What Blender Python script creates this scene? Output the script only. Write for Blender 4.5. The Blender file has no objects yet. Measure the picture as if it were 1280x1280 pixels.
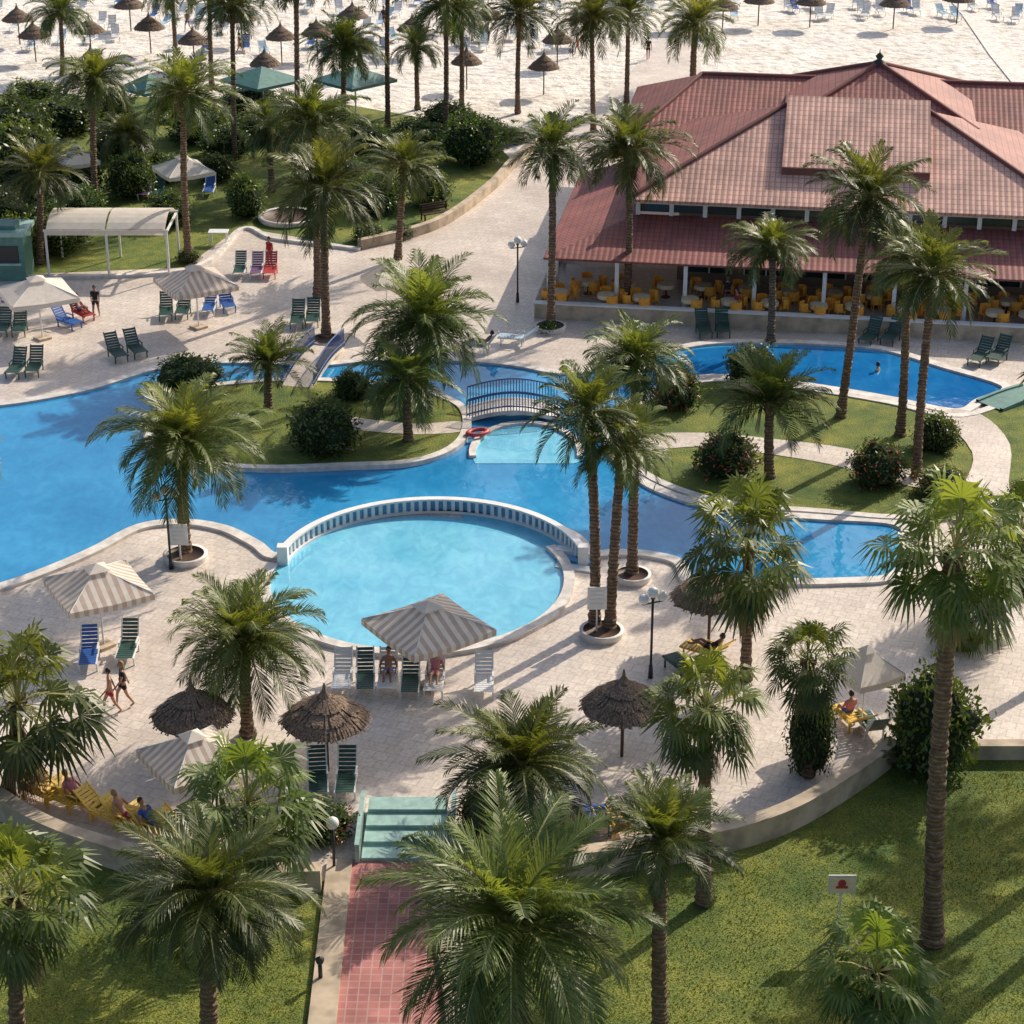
import bpy, math, random
from mathutils import Vector, Matrix, noise
random.seed(7)
R=random.random
def U(a,b): return a+(b-a)*random.random()
sc=bpy.context.scene
COL=sc.collection
# ------------------------------------------------------------ site survey
H=36.0; P=math.radians(25.0); F=2600.0
SP,CP=math.sin(P),math.cos(P)
def G(u,v):
    "survey point -> ground (X,Y) in metres"
    y=v-640.0
    z=H/(SP+y/F*CP)
    return ((u-640.0)/F*z, z*(CP-y/F*SP))
def S(v): return (F*SP+(v-640.0)*CP)/H      # survey units per metre
def hgt(Y,vt):
    return H-Y*math.tan(P+math.atan((vt-640.0)/F))
def Xat(u,Y,h):
    return (u-640.0)/F*(Y*CP+(H-h)*SP)

# ------------------------------------------------------------ materials
def newmat(name):
    m=bpy.data.materials.new(name); m.use_nodes=True
    nt=m.node_tree; b=nt.nodes['Principled BSDF']
    return m,nt,b
def N(nt,t,**k):
    n=nt.nodes.new(t)
    for a,v in k.items():
        if a in n.inputs: n.inputs[a].default_value=v
        else: setattr(n,a,v)
    return n
def noisecol(nt,vec,scale,c1,c2,detail=4,lo=.35,hi=.65,rough=.6):
    n=N(nt,'ShaderNodeTexNoise',Scale=scale,Detail=detail,Roughness=rough)
    nt.links.new(vec,n.inputs['Vector'])
    r=nt.nodes.new('ShaderNodeValToRGB')
    r.color_ramp.elements[0].position=lo; r.color_ramp.elements[1].position=hi
    r.color_ramp.elements[0].color=c1; r.color_ramp.elements[1].color=c2
    nt.links.new(n.outputs['Fac'],r.inputs['Fac'])
    return r.outputs['Color'],n.outputs['Fac']
def mixc(nt,a,b,fac,mode='MIX'):
    m=nt.nodes.new('ShaderNodeMix'); m.data_type='RGBA'; m.blend_type=mode
    for s,i in ((fac,0),(a,6),(b,7)):
        if hasattr(s,'default_value'): nt.links.new(s,m.inputs[i])
        else: m.inputs[i].default_value=s
    return m.outputs[2]
def bump(nt,b,h,strength=.5,dist=.05):
    n=N(nt,'ShaderNodeBump',Strength=strength,Distance=dist)
    nt.links.new(h,n.inputs['Height']); nt.links.new(n.outputs['Normal'],b.inputs['Normal'])
    return n
def plain(name,c,rough=.7,var=.25,scale=3.0,metal=0):
    m,nt,b=newmat(name)
    tc=nt.nodes.new('ShaderNodeTexCoord')
    d=(c[0]*(1-var),c[1]*(1-var),c[2]*(1-var),1)
    col,f=noisecol(nt,tc.outputs['Object'],scale,d,c,2)
    nt.links.new(col,b.inputs['Base Color'])
    b.inputs['Roughness'].default_value=rough; b.inputs['Metallic'].default_value=metal
    return m
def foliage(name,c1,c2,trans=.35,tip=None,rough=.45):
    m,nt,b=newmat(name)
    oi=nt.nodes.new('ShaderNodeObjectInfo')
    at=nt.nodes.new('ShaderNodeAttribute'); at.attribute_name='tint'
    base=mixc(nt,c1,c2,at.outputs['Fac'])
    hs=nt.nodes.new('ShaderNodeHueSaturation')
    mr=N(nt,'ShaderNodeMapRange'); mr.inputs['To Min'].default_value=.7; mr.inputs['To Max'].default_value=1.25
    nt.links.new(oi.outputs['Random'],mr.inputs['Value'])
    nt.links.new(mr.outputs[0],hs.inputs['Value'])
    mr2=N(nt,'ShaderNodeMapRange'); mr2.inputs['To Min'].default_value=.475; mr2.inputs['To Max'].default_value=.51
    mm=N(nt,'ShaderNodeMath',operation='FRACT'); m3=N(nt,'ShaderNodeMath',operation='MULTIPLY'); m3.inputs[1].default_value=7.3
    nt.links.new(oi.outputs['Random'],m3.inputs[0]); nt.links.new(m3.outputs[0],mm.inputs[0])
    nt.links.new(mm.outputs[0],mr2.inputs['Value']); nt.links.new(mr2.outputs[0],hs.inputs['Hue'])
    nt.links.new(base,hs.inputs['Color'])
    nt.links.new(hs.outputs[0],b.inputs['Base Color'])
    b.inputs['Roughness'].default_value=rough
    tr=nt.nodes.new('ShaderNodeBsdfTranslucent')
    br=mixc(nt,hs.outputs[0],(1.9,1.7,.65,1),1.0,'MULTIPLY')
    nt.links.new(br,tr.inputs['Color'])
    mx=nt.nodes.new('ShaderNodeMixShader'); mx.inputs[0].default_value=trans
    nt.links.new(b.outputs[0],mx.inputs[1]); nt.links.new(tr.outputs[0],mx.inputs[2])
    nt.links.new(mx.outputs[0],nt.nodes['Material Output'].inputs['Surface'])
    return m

M={}
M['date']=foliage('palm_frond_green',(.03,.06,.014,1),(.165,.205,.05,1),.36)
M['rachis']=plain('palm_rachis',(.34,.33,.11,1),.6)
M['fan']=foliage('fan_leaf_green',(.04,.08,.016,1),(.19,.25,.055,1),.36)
M['dead']=plain('dead_frond',(.26,.18,.095,1),.9)
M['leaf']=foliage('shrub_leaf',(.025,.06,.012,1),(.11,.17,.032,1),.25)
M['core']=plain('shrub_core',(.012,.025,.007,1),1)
M['flower']=plain('flower_red',(.65,.12,.06,1),.6)
def trunkmat():
    m,nt,b=newmat('palm_bark')
    tc=nt.nodes.new('ShaderNodeTexCoord')
    col,f=noisecol(nt,tc.outputs['Object'],5,(.11,.072,.047,1),(.38,.245,.15,1),3,lo=.3,hi=.7)
    w=N(nt,'ShaderNodeTexWave',Scale=2.2,Distortion=4.0,Detail=2.0); w.bands_direction='Z'
    nt.links.new(tc.outputs['Object'],w.inputs['Vector'])
    c2=mixc(nt,col,(.08,.05,.033,1),w.outputs['Fac'])
    m2=mixc(nt,col,c2,.6)
    nt.links.new(m2,b.inputs['Base Color']); b.inputs['Roughness'].default_value=.95
    bump(nt,b,w.outputs['Fac'],1,.06)
    return m
M['bark']=trunkmat()
def pave():
    m,nt,b=newmat('terrace_paving')
    tc=nt.nodes.new('ShaderNodeTexCoord'); o=tc.outputs['Object']
    mp=nt.nodes.new('ShaderNodeMapping'); mp.inputs['Rotation'].default_value[2]=.35
    nt.links.new(o,mp.inputs['Vector'])
    br=N(nt,'ShaderNodeTexBrick',Scale=1.0); br.offset=.5
    br.inputs['Color1'].default_value=(.73,.65,.575,1); br.inputs['Color2'].default_value=(.64,.565,.50,1)
    br.inputs['Mortar'].default_value=(.52,.45,.39,1)
    br.inputs['Mortar Size'].default_value=.016; br.inputs['Brick Width'].default_value=.5; br.inputs['Row Height'].default_value=.5
    nt.links.new(mp.outputs[0],br.inputs['Vector'])
    c,f=noisecol(nt,o,.22,(.74,.71,.70,1),(1.08,1.07,1.05,1),6,.3,.7)
    c3=mixc(nt,br.outputs['Color'],c,1.0,'MULTIPLY')
    c,f=noisecol(nt,o,7,(.80,.78,.77,1),(1.06,1.06,1.06,1),4,.3,.6)
    c4=mixc(nt,c3,c,1.0,'MULTIPLY')
    nt.links.new(c4,b.inputs['Base Color']); b.inputs['Roughness'].default_value=.45
    return m
M['pave']=pave()
def redpave():
    m,nt,b=newmat('red_paving')
    tc=nt.nodes.new('ShaderNodeTexCoord'); o=tc.outputs['Object']
    br=N(nt,'ShaderNodeTexBrick',Scale=1.0); br.offset=0
    br.inputs['Color1'].default_value=(.45,.17,.15,1); br.inputs['Color2'].default_value=(.35,.12,.11,1)
    br.inputs['Mortar'].default_value=(.45,.26,.23,1)
    br.inputs['Mortar Size'].default_value=.02; br.inputs['Brick Width'].default_value=.3; br.inputs['Row Height'].default_value=.3
    nt.links.new(o,br.inputs['Vector'])
    c,f=noisecol(nt,o,.9,(.75,.75,.75,1),(1.15,1.15,1.15,1),5)
    nt.links.new(mixc(nt,br.outputs['Color'],c,1.0,'MULTIPLY'),b.inputs['Base Color'])
    b.inputs['Roughness'].default_value=.7
    return m
M['red']=redpave()
def sand():
    m,nt,b=newmat('beach_sand')
    tc=nt.nodes.new('ShaderNodeTexCoord'); o=tc.outputs['Object']
    c,f=noisecol(nt,o,.25,(.66,.60,.53,1),(.80,.75,.69,1),4)
    c2,f2=noisecol(nt,o,1.1,(.68,.66,.65,1),(1.04,1.04,1.04,1),5,.33,.52)
    nt.links.new(mixc(nt,c,c2,1.0,'MULTIPLY'),b.inputs['Base Color']); b.inputs['Roughness'].default_value=1
    bump(nt,b,f2,1,.3)
    return m
M['sand']=sand()
def grass():
    m,nt,b=newmat('lawn_grass')
    tc=nt.nodes.new('ShaderNodeTexCoord'); o=tc.outputs['Object']
    c,f=noisecol(nt,o,.25,(.05,.105,.012,1),(.22,.24,.045,1),6,.33,.7)
    c2,f2=noisecol(nt,o,14,(.45,.5,.45,1),(1.4,1.35,1.2,1),3,.3,.7)
    c3,f3=noisecol(nt,o,1.5,(.72,.8,.72,1),(1.35,1.2,1.0,1),4,.35,.65)
    nt.links.new(mixc(nt,mixc(nt,c,c2,1.0,'MULTIPLY'),c3,1.0,'MULTIPLY'),b.inputs['Base Color']); b.inputs['Roughness'].default_value=.9
    bump(nt,b,f2,1,.06)
    return m
M['grass']=grass()
def water(name,c1,c2,scale=.25,bs=.25,hl=1.25):
    m,nt,b=newmat(name)
    tc=nt.nodes.new('ShaderNodeTexCoord'); o=tc.outputs['Object']
    c,f=noisecol(nt,o,scale,c1,c2,3,.3,.7)
    mp=nt.nodes.new('ShaderNodeMapping'); mp.inputs['Scale'].default_value=(1,.6,1)
    nt.links.new(o,mp.inputs['Vector'])
    v=N(nt,'ShaderNodeTexNoise',Scale=1.6,Detail=4.0,Distortion=1.2)
    nt.links.new(mp.outputs[0],v.inputs['Vector'])
    r=nt.nodes.new('ShaderNodeValToRGB'); r.color_ramp.elements[0].position=.38; r.color_ramp.elements[1].position=.66
    r.color_ramp.elements[0].color=(.9,.93,.95,1); r.color_ramp.elements[1].color=(hl,1.10,1.05,1)
    nt.links.new(v.outputs['Fac'],r.inputs['Fac'])
    nt.links.new(mixc(nt,c,r.outputs[0],1.0,'MULTIPLY'),b.inputs['Base Color'])
    b.inputs['Roughness'].default_value=.03; b.inputs['IOR'].default_value=1.4
    w=N(nt,'ShaderNodeTexNoise',Scale=2.2,Detail=2.0); nt.links.new(mp.outputs[0],w.inputs['Vector'])
    bump(nt,b,w.outputs['Fac'],bs,.05)
    return m
M['water']=water('pool_water',(.012,.18,.42,1),(.045,.32,.60,1),.12)
M['water2']=water('shallow_water',(.13,.46,.66,1),(.21,.56,.74,1),.4,.25,1.12)
M['water3']=water('deep_water',(.006,.12,.36,1),(.018,.20,.48,1))
M['sea']=water('sea_water',(.01,.10,.16,1),(.02,.16,.24,1),.02,1)
M['coping']=plain('pool_coping_stone',(.76,.70,.64,1),.6,.3,2)
M['stone']=plain('beige_wall_stone',(.56,.45,.33,1),.85,.4,1.3)
M['white']=plain('white_paint',(.80,.79,.77,1),.5,.12,2)
M['ltblue']=plain('light_blue_tile',(.12,.36,.62,1),.4,.2)
M['bridgeblue']=plain('bridge_blue_paint',(.06,.12,.28,1),.5,.2)
M['teal']=plain('teal_paint',(.10,.24,.21,1),.5,.25)
M['glassgreen']=plain('green_glass_tile',(.36,.54,.48,1),.15,.25)
M['canvas']=plain('cream_canvas',(.82,.74,.65,1),.85,.10)
M['stripe']=plain('taupe_stripe_canvas',(.58,.46,.38,1),.85,.12)
M['pole']=plain('white_metal',(.7,.7,.68,1),.4,.1)
M['dark']=plain('dark_metal',(.03,.032,.035,1),.45,.2)
M['globe']=plain('opal_globe',(.8,.8,.78,1),.2,.05)
M['lgreen']=plain('lounger_green',(.03,.085,.07,1),.45,.2)
M['lwhite']=plain('lounger_white',(.75,.75,.74,1),.4,.1)
M['lblue']=plain('lounger_blue',(.03,.12,.40,1),.5,.2)
M['lred']=plain('lounger_red',(.5,.05,.05,1),.5,.2)
M['lyellow']=plain('lounger_yellow',(.85,.55,.08,1),.5,.2)
M['lpurple']=plain('lounger_purple',(.20,.10,.22,1),.5,.2)
M['towel']=plain('towel_blue',(.45,.62,.75,1),.9,.2)
M['wicker']=plain('orange_wicker',(.95,.42,.05,1),.6,.25,8)
M['table']=plain('table_cloth',(.85,.68,.45,1),.7,.15)
M['darkwood']=plain('dark_wood',(.08,.04,.025,1),.6,.3)
M['interior']=plain('interior_wall',(.32,.21,.14,1),.8,.3,.8)
M['glass']=plain('window_glass',(.03,.045,.05,1),.1,.3)
M['skin']=plain('skin',(.45,.25,.16,1),.6,.1)
M['skin2']=plain('skin_tan',(.30,.15,.09,1),.6,.1)
M['hair']=plain('hair_dark',(.025,.016,.01,1),.6,.2)
M['hairb']=plain('hair_blond',(.3,.2,.09,1),.6,.2)
for n,c in dict(c_black=(.02,.02,.025,1),c_red=(.45,.03,.04,1),c_blue=(.05,.12,.4,1),c_white=(.7,.7,.7,1),c_pink=(.55,.2,.25,1)).items():
    M[n]=plain('cloth_'+n[2:],c,.9,.15)
def thatch():
    m,nt,b=newmat('thatch')
    tc=nt.nodes.new('ShaderNodeTexCoord')
    mp=nt.nodes.new('ShaderNodeMapping'); mp.inputs['Scale'].default_value=(14,14,3)
    nt.links.new(tc.outputs['Object'],mp.inputs['Vector'])
    c,f=noisecol(nt,mp.outputs[0],1,(.09,.062,.045,1),(.33,.23,.165,1),3)
    nt.links.new(c,b.inputs['Base Color']); b.inputs['Roughness'].default_value=1
    bump(nt,b,f,1,.05); return m
M['thatch']=thatch()
def roofmat(name,c1,c2,cm):
    m,nt,b=newmat(name)
    uv=nt.nodes.new('ShaderNodeTexCoord')
    br=N(nt,'ShaderNodeTexBrick',Scale=1.0); br.offset=0
    br.inputs['Color1'].default_value=c1; br.inputs['Color2'].default_value=c2; br.inputs['Mortar'].default_value=cm
    br.inputs['Mortar Size'].default_value=.045; br.inputs['Mortar Smooth'].default_value=.6
    br.inputs['Brick Width'].default_value=.30; br.inputs['Row Height'].default_value=.40
    nt.links.new(uv.outputs['UV'],br.inputs['Vector'])
    c,f=noisecol(nt,uv.outputs['Object'],.6,(.76,.74,.73,1),(1.18,1.14,1.1,1),6)
    nt.links.new(mixc(nt,br.outputs['Color'],c,1.0,'MULTIPLY'),b.inputs['Base Color'])
    b.inputs['Roughness'].default_value=.7
    w=N(nt,'ShaderNodeTexWave',Scale=1.047); w.bands_direction='X'; w.wave_profile='SIN'
    nt.links.new(uv.outputs['UV'],w.inputs['Vector'])
    bump(nt,b,w.outputs['Fac'],.35,.05)
    return m
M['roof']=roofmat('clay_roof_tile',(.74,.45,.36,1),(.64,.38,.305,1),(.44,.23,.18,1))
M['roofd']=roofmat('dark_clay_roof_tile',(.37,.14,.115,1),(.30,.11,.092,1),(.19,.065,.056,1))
M['awning']=roofmat('awning_red_tile',(.31,.105,.092,1),(.27,.09,.08,1),(.19,.06,.056,1))

# ------------------------------------------------------------ mesh builder
class MB:
    def __init__(s): s.v=[];s.f=[];s.m=[];s.t=[]
    def add(s,vs,fs,mi=0,tint=.5):
        o=len(s.v); s.v+= [tuple(p) for p in vs]; s.t+=[tint]*len(vs)
        for f in fs: s.f.append(tuple(i+o for i in f)); s.m.append(mi)
    def box(s,c,d,rz=0,mi=0,M4=None):
        x,y,z=d[0]/2,d[1]/2,d[2]/2; cr,sr=math.cos(rz),math.sin(rz)
        vs=[]
        for k in (-1,1):
            for a,b in ((-1,-1),(1,-1),(1,1),(-1,1)):
                p=Vector((a*x*cr-b*y*sr,a*x*sr+b*y*cr,k*z))
                if M4: p=M4@Vector((a*x,b*y,k*z))
                vs.append((p.x+c[0],p.y+c[1],p.z+c[2]))
        s.add(vs,[(3,2,1,0),(4,5,6,7),(0,1,5,4),(1,2,6,5),(2,3,7,6),(3,0,4,7)],mi)
    def cyl(s,p0,p1,r0,r1=None,n=10,mi=0,cap=True):
        if r1 is None:r1=r0
        p0=Vector(p0);p1=Vector(p1); d=(p1-p0).normalized()
        a=d.orthogonal().normalized(); b=d.cross(a)
        vs=[]
        for p,r in ((p0,r0),(p1,r1)):
            for i in range(n):
                t=2*math.pi*i/n; vs.append(p+(a*math.cos(t)+b*math.sin(t))*r)
        fs=[(i,(i+1)%n,n+(i+1)%n,n+i) for i in range(n)]
        if cap: fs+= [tuple(range(n))[::-1],tuple(range(n,2*n))]
        s.add(vs,fs,mi)
    def lathe(s,prof,n=24,c=(0,0,0),mi=0,jit=0):
        vs=[];fs=[]
        for r,z in prof:
            for i in range(n):
                t=2*math.pi*i/n; rr=r*(1+U(-jit,jit)); vs.append((c[0]+rr*math.cos(t),c[1]+rr*math.sin(t),c[2]+z+(U(-jit,jit)*.6 if jit else 0)))
        for k in range(len(prof)-1):
            for i in range(n): fs.append((k*n+i,k*n+(i+1)%n,(k+1)*n+(i+1)%n,(k+1)*n+i))
        s.add(vs,fs,mi)
    def sphere(s,c,r,n=12,mi=0,sc=(1,1,1)):
        prof=[];m=n//2
        vs=[];fs=[]
        for k in range(m+1):
            a=math.pi*k/m
            for i in range(n):
                t=2*math.pi*i/n
                vs.append((c[0]+r*sc[0]*math.sin(a)*math.cos(t),c[1]+r*sc[1]*math.sin(a)*math.sin(t),c[2]+r*sc[2]*math.cos(a)))
        for k in range(m):
            for i in range(n): fs.append((k*n+i,(k+1)*n+i,(k+1)*n+(i+1)%n,k*n+(i+1)%n))
        s.add(vs,fs,mi)
    def mesh(s,name,mats,smooth=False,tint=False):
        me=bpy.data.meshes.new(name); me.from_pydata(s.v,[],s.f)
        for m in mats: me.materials.append(m)
        me.polygons.foreach_set('material_index',s.m)
        if smooth: me.polygons.foreach_set('use_smooth',[True]*len(s.f))
        if tint:
            a=me.attributes.new('tint','FLOAT','POINT'); a.data.foreach_set('value',s.t)
        me.update(); return me
    def obj(s,name,mats,smooth=False,loc=(0,0,0),parent=None,tint=False):
        return O(name,s.mesh(name,mats,smooth,tint),loc,parent)
def O(name,me,loc=(0,0,0),parent=None,rz=0,scale=1):
    o=bpy.data.objects.new(name,me); COL.objects.link(o)
    o.location=loc; o.rotation_euler[2]=rz
    o.scale=(scale,)*3 if not hasattr(scale,'__len__') else scale
    if parent: o.parent=parent
    return o
def smoothpoly(pts,closed=True,k=8):
    w=[Vector(G(*p)) for p in pts]; n=len(w); out=[]
    rng=range(n if closed else n-1)
    for i in rng:
        if closed: p0,p1,p2,p3=w[i-1],w[i],w[(i+1)%n],w[(i+2)%n]
        else: p0,p1,p2,p3=w[max(i-1,0)],w[i],w[i+1],w[min(i+2,n-1)]
        for j in range(k):
            t=j/k
            out.append(.5*((2*p1)+(-p0+p2)*t+(2*p0-5*p1+4*p2-p3)*t*t+(-p0+3*p1-3*p2+p3)*t**3))
    if not closed: out.append(w[-1])
    return out
def sheet(name,pts,z,mat):
    me=bpy.data.meshes.new(name); me.from_pydata([(p[0],p[1],z) for p in pts],[],[tuple(range(len(pts)))])
    if me.polygons[0].normal.z<0: me.flip_normals()
    me.materials.append(mat); return O(name,me)
def ribbon(name,pts,w,z0,z1,mat,closed=True,mb=None,mi=0):
    n=len(pts); vs=[];fs=[]
    for i,p in enumerate(pts):
        a=pts[i-1] if (closed or i>0) else p; b=pts[(i+1)%n] if (closed or i<n-1) else p
        d=(Vector(b)-Vector(a)).normalized(); nn=Vector((-d.y,d.x))*w/2
        for q in (Vector(p)+nn,Vector(p)-nn):
            vs+= [(q.x,q.y,z0),(q.x,q.y,z1)]
    for i in range(n if closed else n-1):
        a=4*i;b=4*((i+1)%n)
        fs+= [(a+1,b+1,b+3,a+3),(a,b,b+1,a+1),(a+2,a+3,b+3,b+2)]
    if not closed: fs+=[(0,1,3,2),(4*n-4,4*n-2,4*n-1,4*n-3)]
    if mb: mb.add(vs,fs,mi); return
    b=MB(); b.add(vs,fs); return b.obj(name,[mat])

# ------------------------------------------------------------ ground sheets
sheet('beach_sand_ground',[(-600,-100),(600,-100),(600,262),(-600,262)],0,M['sand'])
sheet('sea',[(-3000,262),(3000,262),(3000,3000),(-3000,3000)],-.02,M['sea'])
sheet('lawn',[(-70,5),(70,5),(70,82),(-70,82)],.01,M['grass'])
def gp(pts): return [Vector(G(*p)) for p in pts]
terr=[(-200,345),(0,345),(230,335),(300,285),(450,310),(540,285),(610,240),(700,165),(780,100),(830,40),(870,40),(880,110),(1700,110),
(1700,955),(1290,945),(1220,945),(1115,950),(1060,990),(980,1035),(880,1065),(760,1085),(560,1090),(430,1085),(400,1105),(210,1095),(130,1075),(50,1045),(-200,960)]
sheet('terrace_pavement',gp(terr),.03,M['pave'])
gard=[(-300,352),(0,352),(232,343),(302,292),(452,318),(545,292),(615,245),(640,200),(600,160),(400,125),(0,118),(-300,118)]
sheet('garden_ground',gp(gard),.015,M['grass'])
sheet('red_path',gp([(437,1075),(532,1080),(560,1300),(572,1400),(405,1400),(415,1300)]),.05,M['red'])
ribbon('path_border',gp([(425,1080),(402,1290),(390,1400)]),.75,0,.17,M['stone'],False)
ribbon('path_border',gp([(545,1085),(572,1290),(586,1400)]),.55,0,.17,M['stone'],False)
for nm,pp,w,h in (('retaining_wall',smoothpoly([(-200,962),(-60,985),(50,1048),(130,1078),(210,1098),(320,1112),(402,1112)],False),.4,.75),
  ('retaining_wall',smoothpoly([(562,1092),(660,1094),(760,1088),(880,1068),(980,1038),(1060,992),(1115,952)],False),.4,.8),
  ('retaining_wall',gp([(1113,950),(1220,947),(1290,947),(1500,950)]),.34,.5)):
    par=O(nm,None); ribbon('wall',pp,w,0,h,M['stone'],False).parent=par; ribbon('cap',pp,w+.08,h,h+.07,M['stone'],False).parent=par
def inside(x,y,pl):
    c=False; n=len(pl)
    for i in range(n):
        a,b_=pl[i],pl[i-1]
        if (a[1]>y)!=(b_[1]>y) and x<(b_[0]-a[0])*(y-a[1])/(b_[1]-a[1])+a[0]: c=not c
    return c
LR=gp([(605,1112),(760,1108),(890,1088),(990,1056),(1070,1012),(1125,970),(1340,965),(1340,1330),(596,1330)])
LL=gp([(-40,1030),(50,1068),(130,1098),(210,1118),(380,1128),(372,1330),(-40,1330)])
random.seed(99); b=MB(); k=0
while k<30000:
    x,y=U(-18,20),U(44,68)
    if not(inside(x,y,LR) or inside(x,y,LL)): continue
    k+=1; a=U(0,3.14); h=U(.03,.085)*(1+.6*noise.noise(Vector((x*.8,y*.8,0)))); w=.018; ln=U(-.04,.04)
    b.add([(x-w*math.cos(a),y-w*math.sin(a),.01),(x+w*math.cos(a),y+w*math.sin(a),.01),(x+ln,y+ln,.01+h)],[(0,1,2)],0,max(0,min(1,.55+.7*noise.noise(Vector((x*.25,y*.25,3)))+U(-.3,.3))))
M['blade']=foliage('grass_blade',(.05,.10,.014,1),(.25,.26,.055,1),.3)
b.obj('grass_tufts',[M['blade']],tint=True)

# ------------------------------------------------------------ pools
main=[(-120,520),(0,508),(60,499),(120,486),(190,464),(250,456),(320,455),(400,458),(470,452),(560,452),(640,458),(700,468),(760,462),(830,442),(890,431),(970,430),(1050,433),(1110,440),(1180,461),(1258,486),(1225,504),(1195,517),(1110,501),(1040,489),(960,478),(880,474),(820,490),(770,520),(762,560),(790,595),(840,622),(920,642),(1020,650),(1118,657),(1135,680),(1120,722),(1050,730),(960,731),(880,732),(858,728),(848,706),(810,696),(770,694),(740,694),(712,670),(650,650),(560,640),(470,643),(400,660),(348,698),(318,682),(280,664),(230,656),(175,662),(120,690),(60,716),(0,737),(-120,770)]
mp=smoothpoly(main,True,6)
sheet('pool_water',mp,.05,M['water'])
ribbon('pool_coping',mp,.5,.03,.16,M['coping'])
dp=smoothpoly([(850,446),(890,436),(970,435),(1050,438),(1110,445),(1175,464),(1245,486),(1195,511),(1110,496),(1040,484),(960,473),(880,468)],True,5)
sheet('deep_pool_water',dp,.056,M['water3'])
cx,cy=G(522,727)
kids=[Vector((cx+5.65*math.cos(t),cy+5.75*math.sin(t))) for t in [2*math.pi*i/64 for i in range(64)]]
sheet('children_pool_water',kids,.062,M['water2'])
ax,ay=G(540,724)
arc=[Vector((ax+5.95*math.cos(t),ay+6.0*math.sin(t))) for t in [math.radians(12+ i*(156/48)) for i in range(49)]]
wedge=[Vector((cx+5.4*math.cos(math.radians(a)),cy+5.4*math.sin(math.radians(a)))) for a in range(0,75,6)]
sheet('children_pool_water',[p for p in arc[:22]]+wedge[::-1],.058,M['water2'])
kc=[Vector((cx+5.8*math.cos(t),cy+5.9*math.sin(t))) for t in [math.radians(168+i*(220/60)) for i in range(61)]]
ribbon('children_pool_coping',kc,.42,.03,.2,M['coping'],False)
b=MB()
for i in range(3): 
    x,y=G(722,712-i*9); b.box((x,y,.06+i*.03),(1.7,.45,.08+i*.06),-.3,i%2)
b.obj('pool_steps',[M['white'],M['ltblue']])
b=MB()
ribbon('',arc,.34,.05,.16,None,False,b,0)
ribbon('',arc,.30,.60,.68,None,False,b,0)
ribbon('',arc,.04,.16,.60,None,False,b,1)
for i in range(len(arc)-1):
    p=arc[i]; b.box((p.x,p.y,.38),(.22,.15,.44),math.atan2(p.y-ay,p.x-ax),0)
for e in (arc[0],arc[-1]): b.box((e.x,e.y,.42),(.4,.4,.84),0,0)
b.obj('arc_balustrade',[M['white'],M['ltblue']])
sx,sy=G(658,568)
sb=[Vector((sx+2.35*math.cos(t),sy+3.3*math.sin(t))) for t in [math.radians(200-i*(220/40)) for i in range(41)]]
sheet('shallow_basin_water',sb,.066,M['water2'])
ribbon('shallow_basin_coping',sb[2:-2],.3,.05,.18,M['coping'],False)
isl=smoothpoly([(188,560),(200,515),(240,492),(320,482),(400,480),(480,486),(540,497),(578,515),(582,545),(560,568),(510,583),(430,587),(330,590),(240,582)],True,6)
sheet('island_lawn',isl,.20,M['grass'])
ribbon('island_coping',isl,.4,.04,.26,M['coping'])
isr=[(815,500),(880,480),(960,484),(1040,495),(1110,507),(1200,524),(1300,500),(1400,560),(1400,650),(1300,640),(1200,648),(1118,651),(1020,643),(920,635),(845,615),(797,590),(775,560),(785,520)]
isrp=smoothpoly(isr,True,6)
sheet('island_lawn',isrp,.14,M['grass'])
ribbon('island_coping',[p for p in isrp],.4,.04,.2,M['coping'])
sheet('garden_path',smoothpoly([(800,548),(880,545),(960,552),(1060,565),(1140,590),(1200,600),(1190,618),(1120,608),(1040,585),(950,570),(880,562),(800,566)],True,4),.16,M['pave'])
sheet('garden_path',smoothpoly([(1178,520),(1225,522),(1262,560),(1262,620),(1300,655),(1190,655),(1205,610),(1215,570)],True,4),.175,M['pave'])
sheet('garden_path',smoothpoly([(395,520),(450,528),(520,535),(575,532),(575,545),(510,548),(440,542),(390,534)],True,4),.215,M['pave'])

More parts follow.
